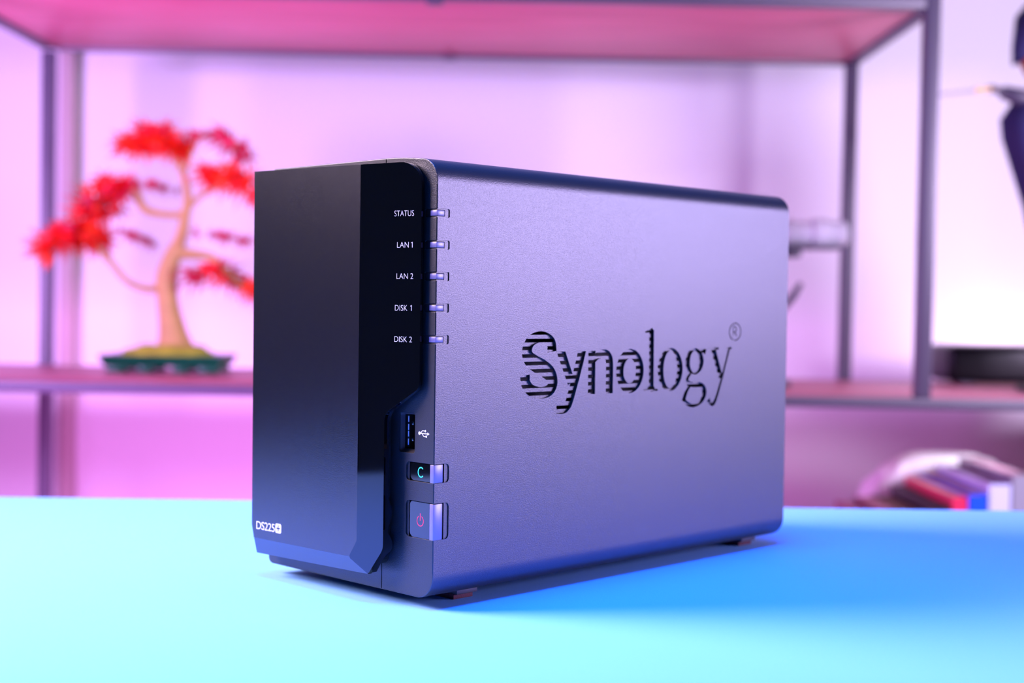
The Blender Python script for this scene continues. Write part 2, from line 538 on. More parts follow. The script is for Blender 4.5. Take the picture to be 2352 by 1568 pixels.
def make_housing():
    bm = bmesh.new()
    rings = []
    for y, ins in ((0, CH), (.03, .15), (.15, .03), (CH, 0), (.7, 0), (D - .7, 0), (D - CH, 0), (D, CH)):
        q = inset(prof, ins) if ins else prof
        rings.append([bm.verts.new(mmv(p[0], y, p[1])) for p in q])
    for a, b in zip(rings, rings[1:]):
        for k in range(len(prof) - 1):
            bm.faces.new((a[k], a[k + 1], b[k + 1], b[k]))
    # chamfer strip along the front edge of the flat side between the notches
    zs = [SZ0] + [v for c in sorted(NOTCH) for v in (c[0] - c[1], c[0] + c[1])] + [SZ1]
    for z0_, z1_ in zip(zs[::2], zs[1::2]):
        q = [bm.verts.new(mmv(*p)) for p in ((W - CH, 0, z0_), (W, CH, z0_), (W, CH, z1_), (W - CH, 0, z1_))]
        bm.faces.new(q)
    me = bm_mesh('housing', bm)
    return link('housing', me, M['shell'], nas, 30)
make_housing()

# letters cut through the side
LOGO = {
 'S': ([(61.1, 93.1), (60.6, 96.4), (57.6, 98.5), (53.5, 98.9), (49.3, 97.4), (47.2, 94.2), (48.0, 91.0), (51.4, 88.8), (56, 86.9), (60.2, 84.4), (61.8, 81.2), (60.6, 78.6), (57.4, 77.4), (53.3, 77.4), (49.3, 78.6), (46.7, 81.2), (46.2, 84.2)],
       [5.2, 4.9, 4.4, 4.3, 4.7, 5.2, 5.9, 6.4, 6.6, 6.2, 5.4, 4.9, 4.6, 4.6, 4.7, 5.0, 5.3]),
 'y1a': ([(65.65, 94.2), (69.08, 87.52), (72.44, 80.71)], [4.6, 4.4, 4.2]),
 'y1b': ([(79.5, 95.8), (75.31, 83.41), (71.71, 74.01), (70.3, 71.6), (68.01, 70.4), (62.6, 70.6)], [4.6, 4.4, 4.2, 3.9, 3.6, 3.4]),
 'n1': ([(84.5, 93.09), (84.55, 75.68)], [4.3, 4.3]),
 'n2': ([(85.62, 89.17), (88.29, 91.34), (91.64, 91.81), (94.13, 90.84), (95.31, 87.76), (95.42, 75.66)], [2.2, 3.2, 3.6, 4.2, 4.4, 4.3]),
 'l1': ([(121.93, 101.5), (122.26, 76.27)], [3.2, 3.2]),
 'l2': ([(117.69, 100.43), (119.97, 100.84), (122.72, 101.3)], [0.5, 1.0, 2.0]),
 'l3': ([(117.01, 76.19), (126.58, 76.04)], [0.8, 0.8]),
 'l4': ([(119.63, 76.27), (122.24, 76.9), (124.91, 76.18)], [0.5, 3, 0.5]),
 'g2': ([(149.01, 82.32), (146.82, 80.42), (147.37, 78.24), (151.26, 77.38), (156.25, 76.88), (158.82, 74.82), (158.54, 71.97), (155.75, 69.45), (150.81, 68.34), (145.5, 70.08), (144.76, 71.84), (146.76, 75.23), (148.81, 77.03)],
        [1.2, 1.5, 2.3, 2.2, 2.8, 3.0, 2.6, 1.7, 1.5, 2.2, 2.4, 1.6, 1.2]),
 'g3': ([(155.47, 91.0), (157.6, 92.0), (159.56, 91.49)], [1.0, 1.5, 2.6]),
 'y2a': ([(164.8, 93.04), (167.53, 87.16), (170.84, 79.98)], [3.2, 3.1, 2.8]),
 'y2b': ([(176.62, 92.89), (173.51, 84.81), (169.37, 74.68), (166.59, 69.46), (164.8, 68.42), (162.58, 69.62), (162.04, 70.7)], [1.2, 1.3, 1.5, 1.7, 1.6, 1.8, 2.6]),
 'y2c': ([(161.18, 92.92), (168.83, 92.9)], [0.9, 0.9]),
 'y2d': ([(173.41, 92.98), (178.49, 93.0)], [0.9, 0.9]),
 'R1': ([(179.53, 98.37), (179.4, 102.41), (181.37, 102.18), (181.86, 101.06), (180.9, 100.3), (179.77, 100.21)], [0.45] * 6),
 'R2': ([(180.68, 100.21), (182.25, 98.35)], [0.5] * 2),
}
def logo_extra(X, Y, F):
    my = (X > 63.95) & (X < 82.05)
    F = np.where(my, np.maximum(F, Y - 93.1), F)
    F = np.where((X < 72) & (Y < 73.2) & (X > 58) & (Y < 72.9), np.maximum(F, np.where(X < 66, 64.1 - X, -9)), F)
    def ring(o, i):
        return np.maximum(ell(X, Y, *o), -ell(X, Y, *i))
    for o, i in (((108.34, 84.45, 8.78, 9.17), (108.11, 84.46, 3.96, 5.11)), ((134.86, 84.5, 8.51, 9.2), (134.87, 84.5, 4.63, 8.0)),
                 ((151.66, 87.58, 6.44, 5.77), (151.7, 87.34, 3.4, 4.75)), ((180.86, 100.32, 4.6, 4.1), (180.86, 100.32, 4.05, 3.6))):
        F = np.minimum(F, ring(o, i))
    return F
outer, inner = shape_plates(list(LOGO.values()), (42, 187, 65, 106), 0.14, 0.02, logo_extra)
inner = [i for i in inner if abs(area2(i)) > 0.15]
isl_loops = [[i] + [o for o in outer if in_poly(o[0], i)] for i in inner]
nested = [o for l in isl_loops for o in l[1:]]
outer = [o for o in outer if not any(o is q for q in nested)]
# outline of the flat side with the notches on its front edge
pts, rad = [(D - CH, SZ0), (D - CH, SZ1), (CH, SZ1)], [0, 0, 0]
for zc, hh, yr, xl, rr in sorted(NOTCH, reverse=True):
    pts += [(CH, zc + hh), (yr, zc + hh), (yr, zc - hh), (CH, zc - hh)]
    rad += [0, rr, rr, 0]
pts.append((CH, SZ0)); rad.append(0)
side_outline = round_poly(pts, rad, 5)
plate('side_panel', [side_outline] + outer, lambda a, b, s: mmv(W - 1.15 * s, a, b), M['shell'], nas, islands=isl_loops)
# slats behind the letters and the dark space behind them
for k in range(12):
    zc = 101.9 - 2.94 * k
    boxo('slat', W - 2.6, W - 1.15, 42.5, 186, zc - 0.86, zc + 0.86, M['shell'], nas, bev=0.12, seg=1, s=mm)
boxo('drive_cage', 8, W - 9, 20, 205, 20, 150, M['dark'], nas, s=mm)
plate('back_panel', [inset(prof, 0.6)], lambda a, b, s: mmv(a, D - 0.3 - 1.5 * s, b), M['bezel'], nas)

# front bezel (right strip), with notches and the port hole
def front_right():
    pr = inset(prof, CH + 0.02)
    # points of the profile right of the seam
    k_top = [p for p in pr[26:] if p[0] > 72.6]
    k_bot = [p for p in pr[:14]]
    P = [(72.35, H - CH)] + k_top
    for zc, hh, yr, xl, rr in sorted(NOTCH, reverse=True):
        P += round_poly([(W - CH, zc + hh), (xl, zc + hh), (xl, zc - hh), (W - CH, zc - hh)], [0, rr, rr, 0], 6)
    P += k_bot + [(72.35, Z0 + CH)]
    hole = round_poly([(81.4, 56.5), (90.05, 56.5), (90.05, 71.0), (81.4, 71.0)], 1.0, 4)
    round_edges(plate('front_bezel', [P, hole], lambda a, b, s: mmv(a, 0.0 + 1.0 * s, b), M['bezel'], nas), .22 * mm)
front_right()
pl = [p for p in inset(prof, CH + .02)[14:28]]
round_edges(plate('bay_bezel', [[(71.95, Z0 + CH)] + pl + [(71.95, H - CH)]], lambda a, b, s: mmv(a, 0.0 + 3.0 * s, b), M['bezel'], nas), .22 * mm)
boxo('inner_liner', 88, W - 0.4, 0.45, 9, 94, 148, M['shell'], nas, s=mm)
boxo('inner_liner', 84, W - 1.9, 1.9, 9.5, 24, 55, M['dark'], nas, s=mm)
boxo('recess_floor', 97, W - 0.45, 5.35, 9.5, 24.5, 54.5, M['shell'], nas, s=mm)
boxo('recess_floor', 84.2, 86.9, 0.5, 1.8, 24.5, 54.5, M['bezel'], nas, s=mm)
boxo('inner_liner', 60, 80.5, 1.0, 9.5, 6, 160, M['dark'], nas, s=mm)

# status light windows
for zc, hh, yr, xl, rr in NOTCH[:5]:
    g = boxo('light_window', 96.4, W - 0.28, 0.3, 4.2, zc - 1.22, zc + 1.22, M['dark'], nas, bev=0.2, s=mm, label='black frame of a status light')
    boxo('lens', 97.0, W - 0.04, 0.05, 3.6, zc - 0.98, zc + 0.98, M['lens'], g, bev=0.12, s=mm, label='milky violet status light lens')

# copy and power buttons
for nm, zc, hk, ink in (('copy_button', 49.85, 3.35, 'glow_ink'), ('power_button', 32.35, 6.65, 'red_ink')):
    ol = round_poly([(87.5, zc - hk + .15), (98.2, zc - hk + .15), (98.2, zc + hk - .15), (87.5, zc + hk - .15)], [2.0, 0, 0, 1.3], 6)
    key = plate(nm, [ol], lambda a, b, s: mmv(a, 0.35 + 2.5 * s, b), M['gloss'], nas, label='glossy black front key')
    boxo('lens', 98.35, W - 0.12, 0.12, 4.5, zc - hk - 0.1, zc + hk - 0.1, M['lens'], key, bev=0.25, s=mm, label='milky violet end of the key')
    fm = lambda a, b: mmv(a, 0.33, b)
    if ink == 'glow_ink':
        st = [([(92.8 + 1.55 * math.cos(t) + .5, zc + 1.75 * math.sin(t)) for t in np.linspace(math.radians(50), math.radians(310), 14)], [.42] * 14)]
        flat_sign('icon', st, (90, 97, zc - 3, zc + 3), .06, fm, M[ink], key, caps=True)
    else:
        st = [([(93.2 + 1.75 * math.cos(t), zc - .3 + 1.85 * math.sin(t)) for t in np.linspace(math.radians(120), math.radians(420), 18)], [.36] * 18),
              ([(93.2, zc - .1), (93.2, zc + 2.35)], [.36, .36])]
        flat_sign('icon', st, (90, 97, zc - 4, zc + 4), .06, fm, M[ink], key, caps=True)
# USB port
bm = bmesh.new()
hole = round_poly([(81.4, 56.5), (90.05, 56.5), (90.05, 71.0), (81.4, 71.0)], 1.0, 4)
hin = round_poly([(82.0, 57.6), (90.0, 57.6), (90.0, 70.4), (82.0, 70.4)], 0.5, 4)
ra = [bm.verts.new(mmv(p[0], 0.6, p[1])) for p in hole]
rb = [bm.verts.new(mmv(p[0], 2.3, p[1])) for p in hin]
rc = [bm.verts.new(mmv(p[0], 9, p[1])) for p in hin]
for a, b in ((ra, rb),):
    for k in range(len(a)): bm.faces.new((a[k], a[(k + 1) % len(a)], b[(k + 1) % len(a)], b[k]))
port = link('usb_port', bm_mesh('usb_port', bm), M['recess'], nas)
bm = bmesh.new()
rb = [bm.verts.new(mmv(p[0], 2.3, p[1])) for p in hin]; rc = [bm.verts.new(mmv(p[0], 9, p[1])) for p in hin]
for k in range(len(rb)): bm.faces.new((rb[k], rb[(k + 1) % len(rb)], rc[(k + 1) % len(rb)], rc[k]))
bm.faces.new(rc)
link('shell', bm_mesh('shell', bm), M['dark'], port)
boxo('tongue', 82.5, 83.6, 3.05, 8.9, 58.3, 70.0, M['dark'], port, s=mm)
for z0_, z1_ in ((67.4, 69.6), (64.4, 66.6), (62.0, 64.1), (58.9, 61.2)):
    boxo('contact', 82.95, 83.4, 2.85, 3.1, z0_, z1_, M['ink'], port, s=mm)
for zz_ in (67.0, 61.0):
    boxo('spring_clip', 84.4, 85.3, 3.3, 3.7, zz_ - .65, zz_ + .65, M['metal'], port, bev=.15, s=mm)
# USB mark
zc = 64.1
st = [([(92.5, zc), (97.2, zc)], [.32, .32]), ([(93.2, zc), (94.2, zc + .95), (95.6, zc + .95)], [.3, .3, .3]),
      ([(93.9, zc), (95.0, zc - 1.0), (96.3, zc - 1.0)], [.3, .3, .3]), ([(96.9, zc), (98.0, zc)], [1.2, .05]), ([(96.0, zc - 1.0), (96.7, zc - 1.0)], [.75, .75])]
def usb_extra(X, Y, F):
    F = np.minimum(F, np.hypot(X - 92.6, Y - zc) - .62)
    return np.minimum(F, np.hypot(X - 95.8, Y - zc - .95) - .4)
flat_sign('usb_mark', st, (91, 99, zc - 2.5, zc + 2.5), .06, lambda a, b: mmv(a, -0.02, b), M['ink'], nas, usb_extra)

# ---- front door
SL = 0.243
def fy(x): return -9 + SL * (x - 68.2)
facet = round_poly([(68.2, 162.3), (95.0, 162.5), (95.0, 80.6), (80.0, 70.6), (80.0, 20.6), (73.5, 10.8), (64.6, 16.2), (68.2, 22.6)],
                   [0, 9.0, 4.0, 5.0, 6.0, 0.6, 1.2, 1.5], 10)
# the facet bottom-left part belongs to the chamfer mitre
ztop = lambda x: 163.33 - 1.0 * x / 68.2
front_poly = round_poly([(0.6, 163.3), (68.2, 162.3), (68.2, 22.7), (64.6, 16.2), (2.4, 15.6), (0.9, 20.5)], [0.1, 0, 1.2, 1.2, 1.5, 3], 5)
door = plate('front_door', [front_poly], lambda a, b, s: mmv(a, -9 + 1.2 * s, b), M['door'], nas)
round_edges(door, .5 * mm)
panel = plate('status_strip', [facet], lambda a, b, s: mmv(a, fy(a) + 1.4 * s, b), M['gloss'], door, smooth=25, label='glossy black status strip')
round_edges(panel, .35 * mm)
# lower chamfer of the door
bm = bmesh.new()
A = [(2.4, -9, 15.6), (64.6, -9, 16.2), (73.5, fy(73.5), 10.8), (2.8, -7.7, 9.3)]
Bk = [(p[0], p[1] + 2.0, p[2]) for p in A]
va = [bm.verts.new(mmv(*p)) for p in A]; vb = [bm.verts.new(mmv(*p)) for p in Bk]
bm.faces.new(va)
for k in range(4): bm.faces.new((va[k], va[(k + 1) % 4], vb[(k + 1) % 4], vb[k]))
link('lower_chamfer', bm_mesh('lower_chamfer', bm), M['chamfer'], door)
# door edge: right wall with the finger grip, left wall, top
bm = bmesh.new()
wl = facet[:facet.index(min(facet, key=lambda p: math.hypot(p[0] - 73.5, p[1] - 10.8))) + 1]
dense = []
for a, b in zip(wl, wl[1:]):
    n = max(1, int(math.hypot(b[0] - a[0], b[1] - a[1]) / 1.2))
    dense += [(a[0] + (b[0] - a[0]) * k / n, a[1] + (b[1] - a[1]) * k / n) for k in range(n)]
dense.append(wl[-1])
def yb(x, z):
    if z > 82: return -0.9
    base = -3.4
    for c, wd, hgt in ((33.5, 6, 2.2), (21.5, 6, 2.5)):
        t = abs(z - c) / wd
        if t < 1: base += hgt * (0.5 + 0.5 * math.cos(math.pi * t))
    if z > 66: base += (z - 66) / 16 * 2.5
    return min(base, -0.7)
va = [bm.verts.new(mmv(p[0], fy(p[0]) + .05, p[1])) for p in dense]
vb = [bm.verts.new(mmv(p[0] - .35, max(fy(p[0]) + .5, yb(*p)), p[1])) for p in dense]
for k in range(len(dense) - 1): bm.faces.new((va[k], va[k + 1], vb[k + 1], vb[k]))
link('door_rim', bm_mesh('door_rim', bm), M['door'], door, 40)
bm = bmesh.new()
lf = [(2.8, -7.7, 9.3), (2.4, -9, 15.6), (0.95, -9, 20.5), (0.6, -9, 163.3), (68.2, -9, 162.3), (72, fy(72), 162.35)]
va = [bm.verts.new(mmv(*p)) for p in lf]; vb = [bm.verts.new(mmv(p[0] + .3, -1.5, p[2])) for p in lf]
for k in range(len(lf) - 1): bm.faces.new((va[k], va[k + 1], vb[k + 1], vb[k]))
link('door_edge', bm_mesh('door_edge', bm), M['door'], door)
# core that joins the door to the body
core = round_poly([(4, 160), (91, 160), (91, 84), (76.5, 73.5), (76.5, 14), (5, 12)], [1, 7, 4, 4, 4, 1], 6)
plate('latch_core', [core], lambda a, b, s: mmv(a, -5.2 + 5.2 * s if a < 77 else -1.6 + 1.6 * s, b), M['dark'], door, back=False)

ff = lambda a, b: mmv(a, fy(a) - 0.03, b)
for txt, x0_, x1_, zc, one in (('STATUS', 83.4, 91.85, 143.85, 0), ('LAN', 84.7, 89.75, 132.45, 91.3), ('LAN 2', 84.65, 91.8, 121.07, 0),
                               ('DISK', 84.1, 89.45, 109.55, 91.25), ('DISK 2', 84.0, 91.6, 98.15, 0)):
    w_ = lettering('lettering', txt, ff, x0_, x1_, zc - 1.02, zc + 1.02, M['ink'], door, weight=-0.012)
    if one:
        flat_sign('numeral', [([(one, zc - 1.02), (one, zc + 1.02)], [.24, .24]), ([(one - .5, zc + .62), (one, zc + .93)], [.22, .22])],
                  (one - 1, one + .6, zc - 1.3, zc + 1.3), .03, ff, M['ink'], door)
lettering('lettering', 'DS225', lambda a, b: mmv(a, -9.03, b + 0.012 * (a - 4)), 4.1, 16.6, 19.25, 22.45, M['ink'], door, spacing=.92)
badge = round_poly([(17.05, 19.3), (20.95, 19.3), (20.95, 23.05), (17.05, 23.05)], .8, 5)
plus = [(18.7, 21.45), (17.75, 21.45), (17.75, 20.9), (18.7, 20.9), (18.7, 19.9), (19.3, 19.9), (19.3, 20.9), (20.25, 20.9), (20.25, 21.45), (19.3, 21.45), (19.3, 22.45), (18.7, 22.45)]
plate('plus_badge', [badge, plus], lambda a, b, s: mmv(a, -9.04 + .04 * s, b), M['ink'], door)
# feet
for x0_, x1_ in ((78, 90.3), (11, 23)):
    for y0_ in (20.1, 201):
        ft = boxo('foot', x0_ - 1, x1_ + 1.2 if x0_ > 50 else x1_, y0_ + .6, y0_ + 11.2, 1.9, 4.3, M['recess'], nas, s=mm, bev=.15)
        boxo('rubber_pad', x0_, x1_, y0_, y0_ + 9.9, 0.02, 1.95, M['rubber'], ft, s=mm, bev=.15, label='dark red rubber pad')

# ------------------------------------------------------------------ bonsai
DB = 1.54
def P3(px, py, d=DB): return at(px, py, d)
base = P3(388, 862)
base.z = S(base.x, base.y, ZL).z + .0012
bon = thing('bonsai_tree', 'small bonsai with red maple leaves in a dark green slotted tray on the shelf', 'bonsai', base)
sB = DB / FPX                     # metres per pixel at the bonsai
def BL(px, py, dy=0.0): return Vector(((px - 388) * sB, dy, (862 - py) * sB))
tray = bmesh.new()
for (z0_, z1_, hx0, hx1) in ((834, 822, 136, 141), (846, 834, 128, 136)):
    za, zb = (862 - z0_) * sB, (862 - z1_) * sB
    r1 = [tray.verts.new((sx * hx0 * sB, sy * 0.036, za)) for sx, sy in ((-1, -1), (1, -1), (1, 1), (-1, 1))]
    r2 = [tray.verts.new((sx * hx1 * sB, sy * 0.040, zb)) for sx, sy in ((-1, -1), (1, -1), (1, 1), (-1, 1))]
    for k in range(4): tray.faces.new((r1[k], r1[(k + 1) % 4], r2[(k + 1) % 4], r2[k]))
    tray.faces.new(r2); tray.faces.new(r1[::-1])
link('tray', bm_mesh('tray', tray), M['green'], bon)
for cx_, hw in ((-104, 22), (-38, 16), (40, 16), (104, 22)):
    for sy in (-1, 1):
        boxo('foot', (cx_ - hw) * sB, (cx_ + hw) * sB, sy * 0.026 - 0.007, sy * 0.026 + 0.007, 0.0006, 17 * sB, M['green'], bon, bev=0.001)
mo = bmesh.new()
bmesh.ops.create_uvsphere(mo, u_segments=32, v_segments=16, radius=1)
for v in mo.verts:
    n_ = noise.noise(v.co * 3)
    v.co = Vector((v.co.x * (108 + 14 * n_) * sB, v.co.y * 0.034, 40 * sB + max(v.co.z, -.1) * (22 + 10 * n_) * sB))
link('moss', bm_mesh('moss', mo), M['moss'], bon, 180)
tk = bmesh.new()
def branch(pp, rr, n=10):
    q = crom([(*BL(p[0], p[1], p[2] if len(p) > 2 else 0), r * sB) for p, r in zip(pp, rr)], 6)
    tube(tk, [Vector(a[:3]) for a in q], [float(a[3]) for a in q], n)
branch([(403, 815), (396, 770), (384, 700), (381, 650), (393, 600), (411, 560), (421, 515), (428, 460), (416, 405), (388, 350)],
       [46, 32, 24, 25, 20, 15, 12, 10, 8, 5])
branch([(430, 812), (412, 775), (400, 740)], [16, 14, 8], 8)
branch([(372, 668), (335, 672), (290, 655), (255, 615), (215, 570)], [10, 8, 7, 7, 5], 8)
branch([(402, 590), (440, 592), (490, 600), (530, 640), (560, 668)], [16, 12, 8, 7, 5], 8)
branch([(428, 500), (380, 502), (330, 490), (308, 450), (280, 440)], [9, 8, 10, 9, 5], 8)
branch([(434, 480), (470, 450), (520, 430)], [7, 5, 4], 8)
branch([(418, 410), (450, 330), (500, 320), (545, 350)], [5, 4, 3, 3], 8)
link('trunk', bm_mesh('trunk', tk), M['bark'], bon, 180)

def maple_leaf(lobes, size, droop):
    bm = bmesh.new()
    c = bm.verts.new((0, 0, 0))
    ring = []
    n = len(lobes)
    for k, (ang, ln) in enumerate(lobes):
        a = math.radians(ang)
        for da, l in ((-7, .45), (0, 1.0), (7, .45)):
            aa = math.radians(ang + da)
            rr = l * ln * size
            ring.append(bm.verts.new((rr * math.sin(aa), (0.03 if da else 0) * size, rr * math.cos(aa) * 1.0)))
            ring[-1].co.y += -droop * rr * l
        if k < n - 1:
            am = math.radians((ang + lobes[k + 1][0]) / 2)
            ring.append(bm.verts.new((  .2 * size * math.sin(am), -.02 * size, .2 * size * math.cos(am))))
    for a, b in zip(ring, ring[1:]): bm.faces.new((c, a, b))
    me = bm_mesh('leaf', bm)
    return me
LV = []
for mk in ('leaf', 'leaf2', 'leaf3'):
    for dr in (.25, .5):
        me = maple_leaf([(-120, .6), (-80, .85), (-40, 1.0), (0, 1.12), (40, 1.0), (80, .85), (120, .6)], 1.0, dr)
        me.materials.append(M[mk]); LV.append((mk, me))
def leaf(px, py, size, kind, tilt=None, dy=0.0):
    me = random.choice([m_ for k_, m_ in LV if k_ == kind])
    o = bpy.data.objects.new('leaf', me); COL.objects.link(o); o.parent = bon
    o.location = BL(px, py, dy); o.scale = (size * sB,) * 3
    sp = tilt if tilt is not None else random.uniform(-40, 40)
    o.rotation_euler = (math.radians(random.uniform(-35, 35)), math.radians(180 + sp), math.radians(random.uniform(-40, 40)))
pads = [  # centre x, y, half width, half height, slope, number, kinds
    (362, 350, 88, 44, 0.05, 34, ('leaf', 'leaf', 'leaf', 'leaf3')),
    (358, 312, 26, 22, 0.0, 8, ('leaf', 'leaf2')),
    (470, 318, 56, 8, -0.12, 10, ('leaf2', 'leaf2', 'leaf')),
    (540, 350, 36, 20, 0.9, 10, ('leaf2',)),
    (545, 435, 85, 42, 0.35, 32, ('leaf', 'leaf3', 'leaf')),
    (248, 465, 66, 48, -0.45, 30, ('leaf', 'leaf', 'leaf2', 'leaf3')),
    (355, 436, 40, 8, 0.08, 8, ('leaf2',)),
    (165, 568, 78, 46, -0.22, 36, ('leaf', 'leaf', 'leaf3')),
    (205, 520, 60, 26, -0.5, 12, ('leaf', 'leaf2')),
    (300, 550, 44, 9, 0.35, 9, ('leaf2',)),
    (515, 550, 66, 9, 0.12, 12, ('leaf2',)),
    (480, 632, 56, 18, -0.1, 10, ('leaf2', 'leaf')),
    (545, 655, 50, 14, 0.35, 10, ('leaf3', 'leaf')),
]
for cx_, cy_, hx, hy, sl, n_, kinds in pads:
    big = hy > 12
    for k in range(int(n_ * 1.25)):
        u_ = random.uniform(-1, 1); v_ = random.uniform(-1, 1) * (1 - .6 * abs(u_))
        leaf(cx_ + u_ * hx * .82, cy_ - hy * .62 + abs(u_) ** 1.3 * hy * .75 + v_ * hy * .45 + sl * u_ * hx, random.uniform(38, 58) if big else random.uniform(22, 32),
             random.choice(kinds), tilt=-u_ * 50 + random.uniform(-25, 25), dy=random.uniform(-.035, .035))

# ------------------------------------------------------------------ grey model craft behind the box
DC = 1.50
def CL(px, py, dy=0.0): return at(px, py, DC + dy)
cb = CL(1760, 858); sC = DC / FPX
craft = thing('model_spacecraft', 'grey model spacecraft on a stand, tail showing past the back edge of the storage box', 'model', (cb.x, cb.y, S(cb.x, cb.y, ZL).z))
def K(px, py, dy=0.0): return CL(px, py, dy) - craft.location
bm = bmesh.new()
tube(bm, [K(x_, 537) for x_ in (1640, 1660, 1700, 1800, 1818, 1822, 1860, 1866, 1900, 1904, 1936, 1944)],
     [r_ * sC for r_ in (6, 22, 32, 34, 34, 29, 29, 34, 34, 30, 30, 24)], 20)
link('fuselage', bm_mesh('fuselage', bm), M['silver'], craft, 35)
bm = bmesh.new(); tube(bm, [K(1940, 537), K(1948, 537), K(1956, 538)], [9 * sC, 8 * sC, 5 * sC], 10)
link('tail_nozzle', bm_mesh('tail_nozzle', bm), M['dgrey'], craft, 35)
bm = bmesh.new(); q = K(1875, 568); add_box(bm, K(1790, 0).x, K(1938, 0).x, -.02, .02, q.z - 5 * sC, q.z + 5 * sC, .002)
link('lower_keel', bm_mesh('lower_keel', bm), M['dgrey'], craft, 35)
bm = bmesh.new(); q = K(1820, 582); add_box(bm, K(1780, 0).x, K(1846, 0).x, -.016, .016, q.z - 9 * sC, q.z + 14 * sC, .002)
link('engine_pod', bm_mesh('engine_pod', bm), M['dgrey'], craft, 35)
for ang in (35, 145):
    bm = bmesh.new()
    q = K(1740, 537)
    d_ = Vector((0, math.sin(math.radians(ang)), math.cos(math.radians(ang))))
    pts4 = [q + Vector((-.03, 0, 0)), q + Vector((.03, 0, 0)), q + Vector((.015, 0, 0)) + d_ * .05, q + Vector((-.02, 0, 0)) + d_ * .05]
    a = [bm.verts.new(p + Vector((0, 0, 0.0)) + d_.cross(Vector((1, 0, 0))) * .0012) for p in pts4]
    b = [bm.verts.new(p - d_.cross(Vector((1, 0, 0))) * .0012) for p in pts4]
    bm.faces.new(a); bm.faces.new(b[::-1])
    for k in range(4): bm.faces.new((a[k], a[(k + 1) % 4], b[(k + 1) % 4], b[k]))
    link('wing', bm_mesh('wing', bm), M['silver'], craft)
bm = bmesh.new()
tube(bm, [K(1840, 650), K(1822, 680), K(1795, 712), K(1745, 725)], [6 * sC, 9 * sC, 9 * sC, 8 * sC], 8)
tube(bm, [K(1760, 560), K(1758, 700), Vector((0, 0, .008))], [.004, .004, .006], 8)
link('stand_arm', bm_mesh('stand_arm', bm), M['dgrey'], craft, 35)
boxo('stand_base', -.045, .02, -.03, .03, 0.0008, .008, M['dgrey'], craft, bev=.002)

# ------------------------------------------------------------------ black rounded box and figurine at the right
DK = 1.665
q = at(2300, 866, DK)
kz = S(q.x, q.y, ZL).z
xk0 = at(2181, 830, DK - .045).x
kb = thing('media_player_box', 'low black box with rounded corners on the shelf under the figurine', 'electronics', (xk0, DK, kz + .0005))
boxo('body', 0, .20, -.045, .045,   .0016, .0440, M['black'], kb, bev=.009, seg=4)
for x_ in (.02, .18):
    for y_ in (-.04, .04):
        boxo('foot', x_ - .008, x_ + .008, y_ - .008, y_ + .008, 0, .0025, M['dgrey'], kb)

def skin_mesh(name, verts, edges, radii, m, parent, sub=2):
    me = bpy.data.meshes.new(name)
    me.from_pydata(verts, edges, [])
    o = bpy.data.objects.new(name, me); COL.objects.link(o)
    md = o.modifiers.new('s', 'SKIN'); md.use_smooth_shade = True
    for i, r_ in enumerate(radii):
        me.skin_vertices[0].data[i].radius = (r_, r_) if not isinstance(r_, tuple) else r_
    me.skin_vertices[0].data[0].use_root = True
    sd = o.modifiers.new('d', 'SUBSURF'); sd.levels = sd.render_levels = sub
    bpy.context.view_layer.update()
    me2 = bpy.data.meshes.new_from_object(o.evaluated_get(bpy.context.evaluated_depsgraph_get()))
    bpy.data.objects.remove(o)
    me2.materials.clear(); me2.name = name
    return link(name, me2, m, parent, 180)

DG = 1.47
gx = at(2440, 300, DG).x
gz = S(gx, DG, ZL).z
fig = thing('robed_figurine', 'dark blue robed figurine holding out a thin sword at the right edge of the shelf', 'figurine', (gx, DG, gz + .0005))
def G(px, py, dy=0.0):
    p_ = at(px, py, DG + dy); return p_ - fig.location
vb_ = [G(2450, 470), G(2440, 380), G(2425, 290), G(2410, 215), G(2408, 180), G(2405, 140), G(2400, 105),       # pelvis .. head
       G(2360, 232), G(2325, 222, -.01), G(2288, 205, -.02), G(2272, 202, -.022),                                   # left arm
       G(2460, 240), G(2490, 300, .01), G(2480, 360, -.01),                                                   # right arm
       G(2430, 560), G(2420, 700), G(2415, 842), G(2400, 850, -.02),                                            # leg
       G(2475, 560), G(2480, 700), G(2485, 842), G(2475, 850, -.02)]
eb_ = [(0, 1), (1, 2), (2, 3), (3, 4), (4, 5), (5, 6), (3, 7), (7, 8), (8, 9), (9, 10), (3, 11), (11, 12), (12, 13), (0, 14), (14, 15), (15, 16), (16, 17), (0, 18), (18, 19), (19, 20), (20, 21)]
ss = DG / FPX
rr_ = [34, 32, 38, 34, 13, 27, 22, 18, 13, 8, 9, 18, 13, 9, 22, 16, 10, 8, 22, 16, 10, 8]
skin_mesh('body', [tuple(v) for v in vb_], eb_, [r * ss for r in rr_], M['dgrey'], fig)
# robe: flared shell around the body
rb_ = bmesh.new()
rings = []
for (px, py, hx) in ((2400, 205, 46), (2405, 240, 78), (2400, 275, 96), (2402, 320, 94), (2418, 400, 86), (2440, 480, 84), (2478, 600, 96), (2490, 760, 104)):
    c_ = G(px, py); n_ = 28
    rings.append([rb_.verts.new(c_ + Vector((math.cos(2 * math.pi * k / n_) * hx * ss * (1 + .06 * math.sin(5 * 2 * math.pi * k / n_)), math.sin(2 * math.pi * k / n_) * hx * ss * .62, 0))) for k in range(n_)])
for a, b in zip(rings, rings[1:]):
    for k in range(28): rb_.faces.new((a[k], a[(k + 1) % 28], b[(k + 1) % 28], b[k]))
link('robe', bm_mesh('robe', rb_), M['cloth_blue'], fig, 180)
bm = bmesh.new()
tube(bm, [G(2395, 235), G(2350, 226, -.006), G(2305, 212, -.015)], [30 * ss, 22 * ss, 15 * ss], 12)
link('sleeve', bm_mesh('sleeve', bm), M['dgrey'], fig, 180)
bm = bmesh.new()
